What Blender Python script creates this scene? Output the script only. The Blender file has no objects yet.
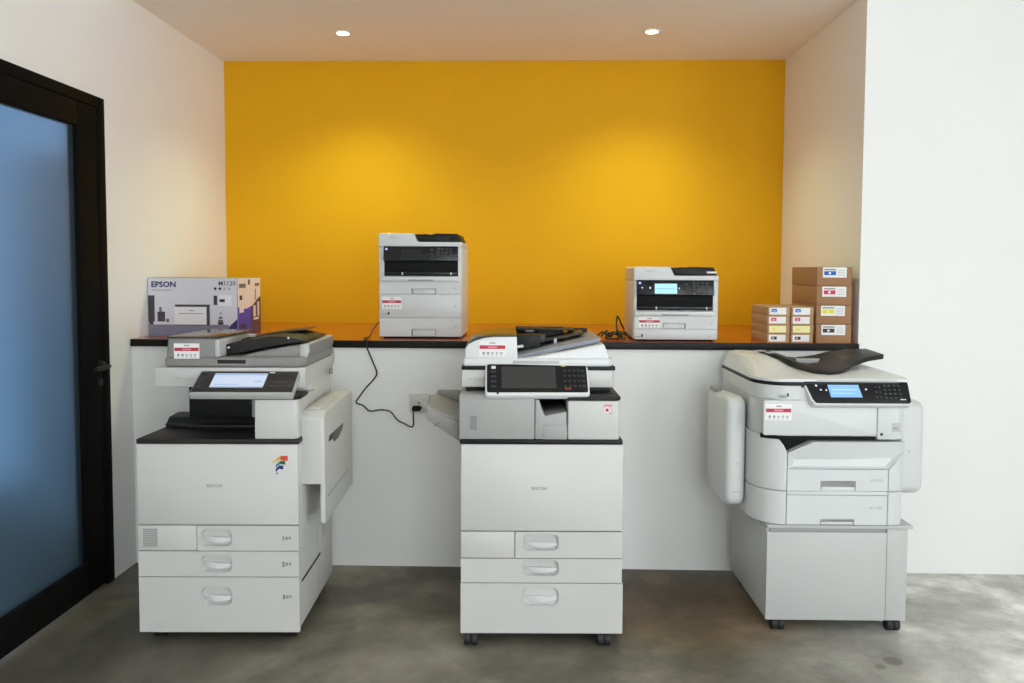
import bpy, bmesh, math, random
from mathutils import Matrix, Vector, geometry
random.seed(7)
scene = bpy.context.scene
COL = scene.collection
R = math.radians

# ------------------------------------------------------------------ materials
MATS = {}
def mat(name, col, rough=.45, metal=0., emit=None, es=0., spec=.5, noise=.0, nscale=40., bump=0., trans=0., coat=0.):
    m = bpy.data.materials.new(name); m.use_nodes = True
    nt = m.node_tree; b = nt.nodes['Principled BSDF']
    c = (*col, 1.)
    b.inputs['Base Color'].default_value = c
    b.inputs['Roughness'].default_value = rough
    b.inputs['Metallic'].default_value = metal
    b.inputs['Specular IOR Level'].default_value = spec
    b.inputs['Transmission Weight'].default_value = trans
    b.inputs['Coat Weight'].default_value = coat
    if emit:
        b.inputs['Emission Color'].default_value = (*emit, 1.)
        b.inputs['Emission Strength'].default_value = es
    if noise or bump:
        tc = nt.nodes.new('ShaderNodeTexCoord')
        n = nt.nodes.new('ShaderNodeTexNoise'); n.inputs['Scale'].default_value = nscale; n.inputs['Detail'].default_value = 5.
        nt.links.new(tc.outputs['Object'], n.inputs['Vector'])
        if noise:
            mx = nt.nodes.new('ShaderNodeMix'); mx.data_type = 'RGBA'
            mx.inputs[6].default_value = (*[min(1, x * (1 - noise)) for x in col], 1.)
            mx.inputs[7].default_value = (*[min(1, x * (1 + noise)) for x in col], 1.)
            nt.links.new(n.outputs['Fac'], mx.inputs[0]); nt.links.new(mx.outputs[2], b.inputs['Base Color'])
        if bump:
            bp = nt.nodes.new('ShaderNodeBump'); bp.inputs['Strength'].default_value = bump; bp.inputs['Distance'].default_value = .002
            nt.links.new(n.outputs['Fac'], bp.inputs['Height']); nt.links.new(bp.outputs['Normal'], b.inputs['Normal'])
    MATS[name] = m
    return m

def srgb(r, g, b):
    f = lambda v: (v / 255 / 12.92) if v / 255 <= .04045 else ((v / 255 + .055) / 1.055) ** 2.4
    return (f(r), f(g), f(b))

mat('white_plastic', (.555, .55, .53), .38, noise=.02, nscale=6)
mat('white_bright', (.69, .70, .70), .35, noise=.02, nscale=6)
mat('cool_white', (.595, .61, .605), .38, noise=.02, nscale=6)
mat('cabinet_grey', (.47, .475, .465), .5, noise=.02, nscale=6)
mat('recess_white', (.52, .52, .50), .5, noise=.02)
mat('body_core', (.22, .22, .21), .6, noise=.05)
mat('warm_grey', (.235, .23, .22), .45, noise=.04)
mat('mid_grey', (.34, .34, .33), .45, noise=.03)
mat('tray_grey', (.28, .27, .245), .5, noise=.04)
mat('light_grey', (.46, .46, .45), .45, noise=.03)
mat('tray_slate', (.24, .26, .30), .42, noise=.05)
mat('lip_grey', (.42, .42, .41), .4, noise=.02)
mat('black', (.008, .008, .0085), .45, spec=.25, noise=.1)
mat('black_matt', (.008, .008, .008), .75, spec=.2, noise=.1)
mat('deck_dark', (.018, .017, .016), .5, spec=.3, noise=.08)
mat('lid_gloss', (.05, .042, .036), .16, noise=.05)
mat('black_gloss', (.006, .006, .008), .25, spec=.3, noise=.1)
mat('panel_brown', (.030, .026, .023), .35, spec=.35, noise=.05)
mat('tray_black', (.012, .011, .010), .45, spec=.35, noise=.05)
mat('key_grey', (.035, .035, .038), .5, noise=.05)
mat('key_white', (.75, .75, .75), .4, noise=.02)
mat('key_red', (.25, .03, .03), .4, noise=.02)
mat('led_yellow', (.75, .65, .2), .4, noise=.02)
mat('screen_off', (.040, .041, .038), .3, noise=.03)
mat('screen_dark', (.014, .014, .015), .3, spec=.3, noise=.03)
mat('screen_white', (.1, .1, .1), .3, emit=srgb(205, 218, 242), es=.85)
mat('screen_line', (.1, .1, .1), .3, emit=srgb(165, 190, 230), es=.8)
mat('screen_blue', (.1, .1, .1), .3, emit=srgb(120, 188, 245), es=.95)
mat('screen_blue_pale', (.1, .1, .1), .3, emit=srgb(165, 215, 250), es=1.)
mat('screen_cyan', (.1, .1, .1), .3, emit=srgb(165, 232, 242), es=1.)
mat('screen_cyan_line', (.1, .1, .1), .3, emit=srgb(130, 200, 225), es=.95)
mat('led_white', (.5, .5, .5), .3, emit=(.7, .75, 1.), es=.55)
mat('led_violet', (.1, .1, .4), .3, emit=(.45, .4, 1.), es=1.2)
mat('ink_grey', (.25, .25, .25), .6, noise=.02)
mat('ink_faint', (.42, .42, .42), .6, noise=.02)
mat('ink_black', (.03, .03, .03), .6, noise=.02)
mat('paper_white', (.80, .79, .77), .6, noise=.02)
mat('sticker_red', srgb(178, 28, 58), .5, noise=.02)
mat('sticker_pink', srgb(225, 130, 150), .5, noise=.02)
mat('logo_red', srgb(205, 75, 40), .5, noise=.02)
mat('logo_orange', srgb(225, 150, 60), .5, noise=.02)
mat('logo_yellow', srgb(215, 195, 95), .5, noise=.02)
mat('logo_green', srgb(35, 95, 45), .5, noise=.02)
mat('logo_teal', srgb(70, 125, 140), .5, noise=.02)
mat('logo_blue', srgb(30, 45, 110), .5, noise=.02)
mat('vent_grey', (.30, .30, .29), .6, noise=.02)
mat('cardboard', srgb(156, 116, 80), .8, noise=.08, nscale=30)
mat('cardboard_pale', srgb(178, 140, 102), .8, noise=.06, nscale=30)
mat('card_dark', srgb(135, 100, 70), .85, noise=.06)
mat('lab_cyan', srgb(25, 105, 190), .6, noise=.02)
mat('lab_blue', srgb(20, 90, 185), .6, noise=.02)
mat('lab_magenta', srgb(205, 40, 95), .6, noise=.02)
mat('lab_yellow', srgb(222, 215, 70), .6, noise=.02)
mat('lab_paleyellow', srgb(238, 230, 165), .6, noise=.02)
mat('lab_black', srgb(45, 45, 50), .6, noise=.02)
mat('box_grey', srgb(208, 208, 216), .55, noise=.03, nscale=8)
mat('box_edge', srgb(150, 148, 150), .6, noise=.03)
mat('box_floor', srgb(125, 125, 145), .55, noise=.1, nscale=25)
mat('box_dark', srgb(62, 62, 72), .55, noise=.05)
mat('box_mid', srgb(110, 110, 118), .55, noise=.05)
mat('box_pale', srgb(226, 226, 230), .55, noise=.03)
mat('box_white', srgb(232, 220, 215), .55, noise=.03)
mat('box_blue', srgb(84, 76, 190), .5, noise=.06, nscale=15)
mat('box_deepblue', srgb(62, 55, 110), .5, noise=.06, nscale=15)
mat('box_plum', srgb(92, 70, 82), .5, noise=.08, nscale=15)
mat('box_navy', srgb(45, 45, 95), .5, noise=.03)
mat('rubber', (.012, .012, .012), .6, noise=.1)
mat('cord_black', (.02, .018, .018), .5, noise=.1)
mat('metal_dark', (.015, .015, .015), .5, metal=.0, spec=.3, noise=.05)
mat('door_black', (.006, .006, .0055), .6, spec=.04, noise=.15, nscale=12)
mat('socket_white', (.62, .60, .56), .45, noise=.02)
mat('lamp_trim', (.85, .83, .78), .4, noise=.02)
mat('lamp_lens', (.9, .9, .85), .4, emit=(1., .86, .62), es=22.)

mat('wall_white', (.848, .842, .825), .75, noise=.025, nscale=1.6, bump=.12)
mat('wall_yellow', (.72, .385, .006), .7, spec=.2, noise=.03, nscale=2.2, bump=.08)
mat('ceiling_white', (.88, .88, .87), .85, noise=.02, nscale=1.2)
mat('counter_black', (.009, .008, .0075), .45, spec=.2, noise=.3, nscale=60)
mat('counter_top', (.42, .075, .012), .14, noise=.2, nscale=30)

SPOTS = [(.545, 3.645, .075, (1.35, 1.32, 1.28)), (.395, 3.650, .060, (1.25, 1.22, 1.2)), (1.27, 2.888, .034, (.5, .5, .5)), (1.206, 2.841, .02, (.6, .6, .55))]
SEED = 4.1
def concrete():
    m = bpy.data.materials.new('concrete'); m.use_nodes = True; nt = m.node_tree; b = nt.nodes['Principled BSDF']
    N = nt.nodes.new; Lk = nt.links.new
    b.inputs['Specular IOR Level'].default_value = .28
    tc = N('ShaderNodeTexCoord')
    def noise(sc, det, rough=.6, dist=0.):
        n = N('ShaderNodeTexNoise'); n.inputs['Scale'].default_value = sc; n.inputs['Detail'].default_value = det
        n.inputs['Roughness'].default_value = rough; n.inputs['Distortion'].default_value = dist
        n.noise_dimensions = '4D'; n.inputs['W'].default_value = SEED
        Lk(tc.outputs['Object'], n.inputs['Vector']); return n
    def ramp(src, pts):
        r = N('ShaderNodeValToRGB'); e = r.color_ramp.elements
        e[0].position, e[0].color = pts[0][0], (*pts[0][1], 1); e[1].position, e[1].color = pts[-1][0], (*pts[-1][1], 1)
        for p, c in pts[1:-1]:
            x = e.new(p); x.color = (*c, 1)
        Lk(src, r.inputs['Fac']); return r
    big = ramp(noise(1.1, 7, .62, .6).outputs['Fac'], [(.30, (.070, .061, .044)), (.5, (.145, .130, .099)), (.70, (.30, .275, .22))])
    fine = ramp(noise(7.5, 9, .7, .3).outputs['Fac'], [(.28, (.62, .62, .62)), (.72, (1.3, 1.3, 1.3))])
    mul = N('ShaderNodeMix'); mul.data_type = 'RGBA'; mul.blend_type = 'MULTIPLY'; mul.inputs[0].default_value = .75
    Lk(big.outputs[0], mul.inputs[6]); Lk(fine.outputs[0], mul.inputs[7])
    # brown stained patch between the middle and the right machine
    mp = N('ShaderNodeMapping'); mp.vector_type = 'POINT'
    mp.inputs['Location'].default_value = (-.62 * 1.9, -3.30 * 2.3, 0); mp.inputs['Scale'].default_value = (1.9, 2.3, 1.)
    Lk(tc.outputs['Object'], mp.inputs['Vector'])
    wob = N('ShaderNodeMix'); wob.data_type = 'RGBA'; wob.blend_type = 'ADD'; wob.inputs[0].default_value = .5
    Lk(mp.outputs[0], wob.inputs[6]); Lk(noise(3., 4).outputs['Color'], wob.inputs[7])
    ln = N('ShaderNodeVectorMath'); ln.operation = 'LENGTH'
    sub = N('ShaderNodeVectorMath'); sub.operation = 'SUBTRACT'; sub.inputs[1].default_value = (.25, .25, .25)
    Lk(wob.outputs[2], sub.inputs[0]); Lk(sub.outputs[0], ln.inputs[0])
    mk = ramp(ln.outputs['Value'], [(.55, (.75, .75, .75)), (1.15, (0, 0, 0))])
    st = N('ShaderNodeMix'); st.data_type = 'RGBA'; st.blend_type = 'MULTIPLY'
    Lk(mk.outputs[0], st.inputs[0]); Lk(mul.outputs[2], st.inputs[6]); st.inputs[7].default_value = (1.15, .82, .52, 1)
    # brightness of the window-lit right side, painted into the floor colour
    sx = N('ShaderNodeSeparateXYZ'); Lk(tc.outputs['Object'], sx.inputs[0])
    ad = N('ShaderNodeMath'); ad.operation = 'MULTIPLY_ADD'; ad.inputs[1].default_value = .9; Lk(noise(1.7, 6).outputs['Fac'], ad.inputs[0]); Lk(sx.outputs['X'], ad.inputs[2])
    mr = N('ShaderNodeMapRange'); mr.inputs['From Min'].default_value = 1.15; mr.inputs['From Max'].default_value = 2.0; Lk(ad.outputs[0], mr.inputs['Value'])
    lit_side = N('ShaderNodeMix'); lit_side.data_type = 'RGBA'; lit_side.blend_type = 'MULTIPLY'; lit_side.inputs[7].default_value = (4.0, 4.35, 5.2, 1)
    Lk(mr.outputs[0], lit_side.inputs[0]); Lk(st.outputs[2], lit_side.inputs[6])
    col = lit_side.outputs[2]
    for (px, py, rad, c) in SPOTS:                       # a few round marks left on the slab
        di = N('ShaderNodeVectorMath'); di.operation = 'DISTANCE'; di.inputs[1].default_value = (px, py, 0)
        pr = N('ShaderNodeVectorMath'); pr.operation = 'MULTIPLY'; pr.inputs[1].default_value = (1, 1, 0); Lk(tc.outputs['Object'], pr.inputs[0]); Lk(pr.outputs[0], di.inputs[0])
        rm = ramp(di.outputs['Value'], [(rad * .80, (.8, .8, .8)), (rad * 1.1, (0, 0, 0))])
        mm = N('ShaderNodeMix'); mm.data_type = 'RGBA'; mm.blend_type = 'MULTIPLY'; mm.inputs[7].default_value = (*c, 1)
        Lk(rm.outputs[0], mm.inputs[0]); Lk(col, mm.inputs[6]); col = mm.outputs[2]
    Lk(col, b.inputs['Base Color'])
    rr = ramp(noise(3.2, 6).outputs['Fac'], [(.3, (.42, .42, .42)), (.7, (.62, .62, .62))])
    Lk(rr.outputs[0], b.inputs['Roughness'])
    bp = N('ShaderNodeBump'); bp.inputs['Strength'].default_value = .08; bp.inputs['Distance'].default_value = .004
    Lk(noise(18., 6).outputs['Fac'], bp.inputs['Height']); Lk(bp.outputs[0], b.inputs['Normal'])
    MATS['concrete'] = m
concrete()

def frosted():
    m = bpy.data.materials.new('frosted_glass'); m.use_nodes = True; nt = m.node_tree
    b = nt.nodes['Principled BSDF']; out = nt.nodes['Material Output']
    b.inputs['Base Color'].default_value = (.055, .080, .10, 1); b.inputs['Roughness'].default_value = .28
    tr = nt.nodes.new('ShaderNodeBsdfRefraction'); tr.inputs['Color'].default_value = (.30, .42, .55, 1); tr.inputs['Roughness'].default_value = .42; tr.inputs['IOR'].default_value = 1.15
    mx = nt.nodes.new('ShaderNodeMixShader'); mx.inputs[0].default_value = .45
    nt.links.new(b.outputs[0], mx.inputs[1]); nt.links.new(tr.outputs[0], mx.inputs[2]); nt.links.new(mx.outputs[0], out.inputs[0])
    MATS['frosted_glass'] = m
frosted()

# ------------------------------------------------------------------ mesh builder
class MB:
    def __init__(s):
        s.v, s.f, s.mi, s.mats, s.M = [], [], [], [], Matrix()
    def slot(s, m):
        if m not in s.mats: s.mats.append(m)
        return s.mats.index(m)
    def raw(s, vs, fs, m):
        k = len(s.v); i = s.slot(m)
        s.v += [tuple(s.M @ Vector(v)) for v in vs]
        s.f += [tuple(k + a for a in f) for f in fs]; s.mi += [i] * len(fs)
        return s
    def solid(s, vs, fs, m, bev=0., seg=2, amin=.5):
        bm = bmesh.new(); bv = [bm.verts.new(v) for v in vs]
        for f in fs:
            try: bm.faces.new([bv[i] for i in f])
            except ValueError: pass
        bmesh.ops.recalc_face_normals(bm, faces=bm.faces[:])
        if bev:
            es = [e for e in bm.edges if len(e.link_faces) == 2 and e.calc_face_angle(0) > amin]
            bmesh.ops.bevel(bm, geom=es, offset=bev, segments=seg, profile=.5, affect='EDGES', clamp_overlap=True)
        bm.verts.index_update()
        s.raw([v.co[:] for v in bm.verts], [[v.index for v in f.verts] for f in bm.faces], m); bm.free()
        return s
    def box(s, x0, x1, y0, y1, z0, z1, m, bev=.003, seg=2):
        vs = [(x, y, z) for x in (x0, x1) for y in (y0, y1) for z in (z0, z1)]
        fs = [(0, 1, 3, 2), (4, 6, 7, 5), (0, 4, 5, 1), (2, 3, 7, 6), (0, 2, 6, 4), (1, 5, 7, 3)]
        return s.solid(vs, fs, m, bev, seg)
    def prism(s, poly, axis, a0, a1, m, bev=.003, seg=2, amin=.5):
        # axis 'y': poly in (x, z); axis 'z': poly in (x, y); axis 'x': poly in (y, z)
        def P(p, a): return {'y': (p[0], a, p[1]), 'z': (p[0], p[1], a), 'x': (a, p[0], p[1])}[axis]
        n = len(poly)
        vs = [P(p, a0) for p in poly] + [P(p, a1) for p in poly]
        fs = [tuple(range(n)), tuple(range(2 * n - 1, n - 1, -1))] + [(i, (i + 1) % n, n + (i + 1) % n, n + i) for i in range(n)]
        return s.solid(vs, fs, m, bev, seg, amin)
    def plate(s, outer, hole, y0, y1, depth, m, mh):
        # a front panel facing -y with a pocket behind the hole
        tri = geometry.tessellate_polygon([[Vector((p[0], p[1], 0)) for p in outer], [Vector((p[0], p[1], 0)) for p in hole]])
        pts = list(outer) + list(hole); n, k = len(outer), len(hole)
        s.raw([(p[0], y0, p[1]) for p in pts], tri, m)
        s.raw([(p[0], y0, p[1]) for p in outer] + [(p[0], y1, p[1]) for p in outer], [(i, (i + 1) % n, n + (i + 1) % n, n + i) for i in range(n)], m)
        c = (sum(p[0] for p in hole) / k, sum(p[1] for p in hole) / k)
        vs = [(p[0], y0, p[1]) for p in hole] + [(c[0] + (p[0] - c[0]) * .9, y0 + depth, c[1] + (p[1] - c[1]) * .85) for p in hole]
        s.raw(vs, [(i, (i + 1) % k, k + (i + 1) % k, k + i) for i in range(k)] + [tuple(range(k, 2 * k))], mh)
        return s
    def flat(s, poly, y, m):
        return s.raw([(p[0], y, p[1]) for p in poly], [tuple(range(len(poly)))], m)
    def flatx(s, poly, x, m):
        return s.raw([(x, p[0], p[1]) for p in poly], [tuple(range(len(poly)))], m)
    def rect(s, x0, x1, z0, z1, y, m):
        return s.flat([(x0, z0), (x1, z0), (x1, z1), (x0, z1)], y, m)
    def disc(s, x, z, r, y, m, n=12):
        return s.flat([(x + r * math.cos(2 * math.pi * i / n), z + r * math.sin(2 * math.pi * i / n)) for i in range(n)], y, m)
    def cyl(s, c, axis, r, h, m, n=24, bev=.002, r2=None):
        bm = bmesh.new()
        bmesh.ops.create_cone(bm, cap_ends=True, segments=n, radius1=r, radius2=r if r2 is None else r2, depth=h)
        rot = {'z': Matrix(), 'x': Matrix.Rotation(R(90), 4, 'Y'), 'y': Matrix.Rotation(R(90), 4, 'X')}[axis]
        bmesh.ops.transform(bm, matrix=Matrix.Translation(c) @ rot, verts=bm.verts[:])
        vs = [v.co[:] for v in bm.verts]; bm.verts.index_update()
        fs = [[v.index for v in f.verts] for f in bm.faces]; bm.free()
        return s.solid(vs, fs, m, bev, 2, .9)
    def tube(s, pts, r, m, n=8, smooth=4):
        P = [Vector(p) for p in pts]
        if smooth > 1:
            Q = []
            for i in range(len(P) - 1):
                a, b, c, d = P[max(i - 1, 0)], P[i], P[i + 1], P[min(i + 2, len(P) - 1)]
                for k in range(smooth):
                    t = k / smooth
                    Q.append(.5 * ((2 * b) + (c - a) * t + (2 * a - 5 * b + 4 * c - d) * t * t + (3 * b - a - 3 * c + d) * t ** 3))
            P = Q + [P[-1]]
        vs, fs = [], []
        up = Vector((.3, .5, .8)).normalized()
        for i, p in enumerate(P):
            t = (P[min(i + 1, len(P) - 1)] - P[max(i - 1, 0)]).normalized()
            a = t.cross(up); a = a.normalized() if a.length > .01 else t.orthogonal().normalized(); b = t.cross(a)
            for k in range(n):
                an = 2 * math.pi * k / n
                vs.append(tuple(p + r * (math.cos(an) * a + math.sin(an) * b)))
        for i in range(len(P) - 1):
            for k in range(n):
                fs.append((i * n + k, i * n + (k + 1) % n, (i + 1) * n + (k + 1) % n, (i + 1) * n + k))
        fs += [tuple(range(n)), tuple(range(len(vs) - 1, len(vs) - n - 1, -1))]
        return s.raw(vs, fs, m)
    def text(s, t, x, z, y, h, m, align='CENTER', M=None, sx=1., bold=0.):
        cu = bpy.data.curves.new('t', 'FONT'); cu.body = t; cu.size = h / .7; cu.align_x = align; cu.extrude = .0002; cu.offset = bold * h; cu.resolution_u = 2
        o = bpy.data.objects.new('t', cu); COL.objects.link(o)
        bpy.context.view_layer.update()
        me = bpy.data.meshes.new_from_object(o.evaluated_get(bpy.context.evaluated_depsgraph_get()))
        T = (Matrix.Translation((x, y, z)) if M is None else M) @ Matrix.Rotation(R(90), 4, 'X') @ Matrix.Diagonal((sx, 1, 1, 1))
        if M is not None and y == 'flat': T = M @ Matrix.Diagonal((sx, 1, 1, 1))
        s.raw([tuple(T @ v.co) for v in me.vertices], [tuple(p.vertices) for p in me.polygons], m)
        bpy.data.objects.remove(o); bpy.data.curves.remove(cu); bpy.data.meshes.remove(me)
        return s
    def build(s, name, parent=None, kind=None, label=None, sharp=32):
        me = bpy.data.meshes.new(name)
        me.from_pydata(s.v, [], s.f)
        for m in s.mats: me.materials.append(MATS[m])
        me.polygons.foreach_set('material_index', s.mi)
        me.validate(); me.update()
        me.shade_smooth(); me.set_sharp_from_angle(angle=R(sharp))
        o = bpy.data.objects.new(name, me); COL.objects.link(o)
        if parent: o.parent = parent
        if kind: o['kind'] = kind
        if label: o['label'] = label
        return o

def thing(name, label, cat, loc=(0, 0, 0), rz=0., group=None):
    o = bpy.data.objects.new(name, None); COL.objects.link(o)
    o.location = loc; o.rotation_euler = (0, 0, R(rz)); o.empty_display_size = .1
    o['label'] = label; o['category'] = cat
    if group: o['group'] = group
    return o
def tag(o, label, cat, group=None):
    o['label'] = label; o['category'] = cat
    if group: o['group'] = group
    return o
def rrect(x0, x1, z0, z1, r, n=4):
    out = []
    for cx, cz, a in ((x1 - r, z1 - r, 0), (x0 + r, z1 - r, 90), (x0 + r, z0 + r, 180), (x1 - r, z0 + r, 270)):
        for k in range(n + 1):
            t = R(a + 90 * k / n); out.append((cx + r * math.cos(t), cz + r * math.sin(t)))
    return out
def rect4(x0, x1, z0, z1): return [(x0, z0), (x1, z0), (x1, z1), (x0, z1)]

# ------------------------------------------------------------------ the room
XL, XR, D, B, ZC, CT = -1.8474, 1.4532, 3.7523, 4.9458, 2.5942, 1.046
ZR, XF, YB = 3.05, 3.5, -3.6        # main ceiling, far right wall, rear wall
def struct(name, mb): return mb.build(name, kind='structure')
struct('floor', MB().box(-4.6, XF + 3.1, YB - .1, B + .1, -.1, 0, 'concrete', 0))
m = MB()                                                        # left wall with its door opening
DY0, DY1, DZ = 2.52, 3.540, 2.09
for (a, b, c, d) in ((YB, DY0, 0, ZR), (DY1, B + .1, 0, ZR), (DY0, DY1, DZ, ZR)):
    m.box(XL - .12, XL, a, b, c, d, 'wall_white', 0)
struct('wall_left', m)
struct('wall_back', MB().box(XL, XR, B, B + .1, 0, ZC + .1, 'wall_yellow', 0))
struct('wall_counter', MB().box(XL, XR, D, D + .12, 0, 1.012, 'wall_white', 0))
struct('wall_front', MB().box(XR, XF, D, B + .1, 0, ZR, 'wall_white', 0))
m = MB()
m.box(XL, XR, D - .0, B, ZC, ZC + .1, 'ceiling_white', 0)
m.box(XL, XR, D, D + .1, ZC + .1, ZR, 'wall_white', 0)
m.box(XL - .12, XF + .1, YB, D, ZR, ZR + .1, 'ceiling_white', 0)
struct('ceiling', m)
VX0, VX1, VZ0, VZ1 = .1, 2.5, .4, 2.7                          # window in the rear wall
m = MB()
for (a, b, c, d) in ((XL - .12, VX0, 0, ZR), (VX1, XF + .1, 0, ZR), (VX0, VX1, 0, VZ0), (VX0, VX1, VZ1, ZR)):
    m.box(a, b, YB - .1, YB, c, d, 'wall_white', 0)
struct('wall_rear', m)
WY0, WY1, WZ0, WZ1 = -2.7, .2, .03, 2.85                        # big window opening in the far right wall
m = MB()
for (a, b, c, d) in ((YB, WY0, 0, ZR), (WY1, D, 0, ZR), (WY0, WY1, 0, WZ0), (WY0, WY1, WZ1, ZR)):
    m.box(XF, XF + .1, a, b, c, d, 'wall_white', 0)
struct('wall_right', m)
# unseen low walls added behind the frosted door to grade its light
m = MB(); m.box(-3.9, -3.8, .6, 4.3, 0, 1.75, 'wall_white', 0); m.box(-2.66, XL - .12, 4.2, 4.3, 0, 1.95, 'wall_white', 0)
struct('wall_light_blocker', m)

# worktop
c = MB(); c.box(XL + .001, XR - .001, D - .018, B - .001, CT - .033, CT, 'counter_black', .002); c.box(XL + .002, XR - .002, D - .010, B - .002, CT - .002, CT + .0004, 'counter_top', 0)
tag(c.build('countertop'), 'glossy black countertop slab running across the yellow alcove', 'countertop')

# door
dr = bpy.data.objects.new('door_1', None); COL.objects.link(dr); dr['kind'] = 'structure'
m = MB()
x0, x1 = XL - .13, XL + .008
m.box(x0, x1, DY1 - .055, DY1, 0, DZ, 'door_black', .004); m.box(x0, x1, DY0, DY0 + .055, 0, DZ, 'door_black', .004)
m.box(x0, x1, DY0 + .05, DY1 - .05, DZ - .045, DZ, 'door_black', .004)
m.build('door_frame', dr, 'structure')
LY0, LY1, LZ0, LZ1 = DY0 + .058, DY1 - .058, .012, DZ - .048
GY0, GY1, GZ0, GZ1 = LY0 + .16, 3.330, .146, 1.945
m = MB(); x0, x1 = XL - .045, XL + .004
m.box(x0, x1, GY1, LY1, LZ0, LZ1, 'door_black', .003); m.box(x0, x1, LY0, GY0, LZ0, LZ1, 'door_black', .003)
m.box(x0, x1, GY0, GY1, LZ0, GZ0, 'door_black', .003); m.box(x0, x1, GY0, GY1, GZ1, LZ1, 'door_black', .003)
lf = m.build('door_leaf', dr, 'structure')
MB().box(XL - .026, XL - .016, GY0 - .005, GY1 + .005, GZ0 - .005, GZ1 + .005, 'frosted_glass', 0).build('glass_pane', dr, 'structure')
m = MB(); m.cyl((XL + .014, 3.455, .955), 'x', .022, .02, 'metal_dark'); m.tube([(XL + .03, 3.455, .955), (XL + .05, 3.45, .955), (XL + .052, 3.40, .955), (XL + .052, 3.34, .955)], .009, 'metal_dark')
m.box(XL + .003, XL + .012, 3.44, 3.47, .87, .90, 'metal_dark', .002)
m.build('door_handle', dr, 'structure')

# downlights
def downlight(x, y, lab):
    t = thing('downlight', lab, 'ceiling light', (x, y, ZC), 0, 'recessed alcove downlights')
    m = MB(); n = 32; vs, fs = [], []
    for (r, z) in ((.044, 0.), (.044, -.004), (.041, -.006), (.032, -.005), (.030, .0)):
        for k in range(n): vs.append((r * math.cos(2 * math.pi * k / n), r * math.sin(2 * math.pi * k / n), z))
    for i in range(4):
        for k in range(n): fs.append((i * n + k, i * n + (k + 1) % n, (i + 1) * n + (k + 1) % n, (i + 1) * n + k))
    m.raw(vs, fs, 'lamp_trim'); m.build('trim_ring', t)
    MB().cyl((0, 0, -.0035), 'z', .030, .004, 'lamp_lens', 32, .0005).build('lens', t)
LIGHTS = [(-1.002, 4.36), (.595, 4.35)]
downlight(*LIGHTS[0], 'round recessed downlight in the alcove ceiling above the tall desktop printer')
downlight(*LIGHTS[1], 'round recessed downlight in the alcove ceiling above the short desktop printer')

# ------------------------------------------------------------------ shared pieces
def sticker(parent, x0, x1, z0, z1, y):
    m = MB(); w, h = x1 - x0, z1 - z0
    m.box(x0, x1, y - .0008, y + .0004, z0, z1, 'paper_white', 0)
    yy = y - .0010
    m.rect(x0 + .02 * w, x1 - .02 * w, z0 + .50 * h, z0 + .72 * h, yy, 'sticker_red')
    m.rect(x0 + .33 * w, x0 + .68 * w, z0 + .56 * h, z0 + .66 * h, yy - .0002, 'sticker_pink')
    for k in range(4): m.rect(x0 + (.40 + .055 * k) * w, x0 + (.445 + .055 * k) * w, z0 + .82 * h, z0 + .91 * h, yy, 'ink_grey')
    for k in range(5):
        cx = x0 + (.17 + .165 * k) * w; cz = z0 + .24 * h; q = .052 * w
        if k in (0, 1, 3): m.disc(cx, cz, q, yy, 'ink_grey' if k != 3 else 'ink_faint', 8)
        else: m.rect(cx - q, cx + q, cz - q * .7, cz + q * .7, yy, 'ink_faint')
        m.rect(cx - q * .8, cx + q * .8, cz - q * 1.9, cz - q * 1.3, yy, 'ink_faint')
    return m.build('asset_sticker', parent)

def drawer(parent, x0, x1, z0, z1, hx, hz, hw, hh, txt=None, wm='white_plastic', split=None, name='paper_drawer'):
    g = .0015
    hole = rrect(hx - hw / 2, hx + hw / 2, hz - hh / 2, hz + hh / 2, min(hw, hh) * .34)
    m = MB(); m.plate(rect4((split if split else x0) + g, x1 - g, z0 + g, z1 - g), hole, 0, .016, .014, wm, 'recess_white')
    if txt: zc = (z0 + z1) / 2 + (.030 if z1 - z0 > .15 else 0); m.text(txt, x1 - .058, zc - .008, -.0006, .016, 'ink_black', bold=.03); m.rect(x1 - .050, x1 - .041, zc - .006, zc + .006, -.0006, 'ink_grey'); m.rect(x1 - .038, x1 - .030, zc - .004, zc + .006, -.0006, 'ink_grey')
    d = m.build(name, parent)
    h = MB(); vs, fs = [], []
    n = 10                                              # curved grip bar bowed out of the pocket
    for i in range(n + 1):
        t = i / n; x = hx - hw * .43 + hw * .90 * t; bow = 1 - (2 * t - 1) ** 2
        zt = hz + hh * (.06 - .10 * t + .05 * bow); zb = hz - hh * (.14 + .10 * bow + .07 * t)
        y = .010 - .017 * bow
        vs += [(x, y, zt), (x, y + .003, zb), (x, y + .012, zb + .002), (x, y + .012, zt - .001)]
    for i in range(n):
        for k in range(4): fs.append((4 * i + k, 4 * i + (k + 1) % 4, 4 * i + 4 + (k + 1) % 4, 4 * i + 4 + k))
    fs += [(0, 1, 2, 3), (4 * n + 3, 4 * n + 2, 4 * n + 1, 4 * n)]
    h.solid(vs, fs, 'white_bright', .0012, 1, .6)
    h.build('handle', d)
    return d

def caster(parent, x, y, r=.024, rub='rubber', z_top=.05):
    m = MB()
    m.cyl((x - .0125, y, r), 'x', r, .024, rub, 20, .004); m.cyl((x + .0125, y, r), 'x', r, .024, rub, 20, .004)
    m.box(x - .018, x + .018, y - .006, y + .020, r - .002, z_top, 'black_matt', .004)
    m.cyl((x, y + .004, z_top - .004), 'z', .016, .008, 'black_matt', 16, .001)
    return m.build('caster', parent)

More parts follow.
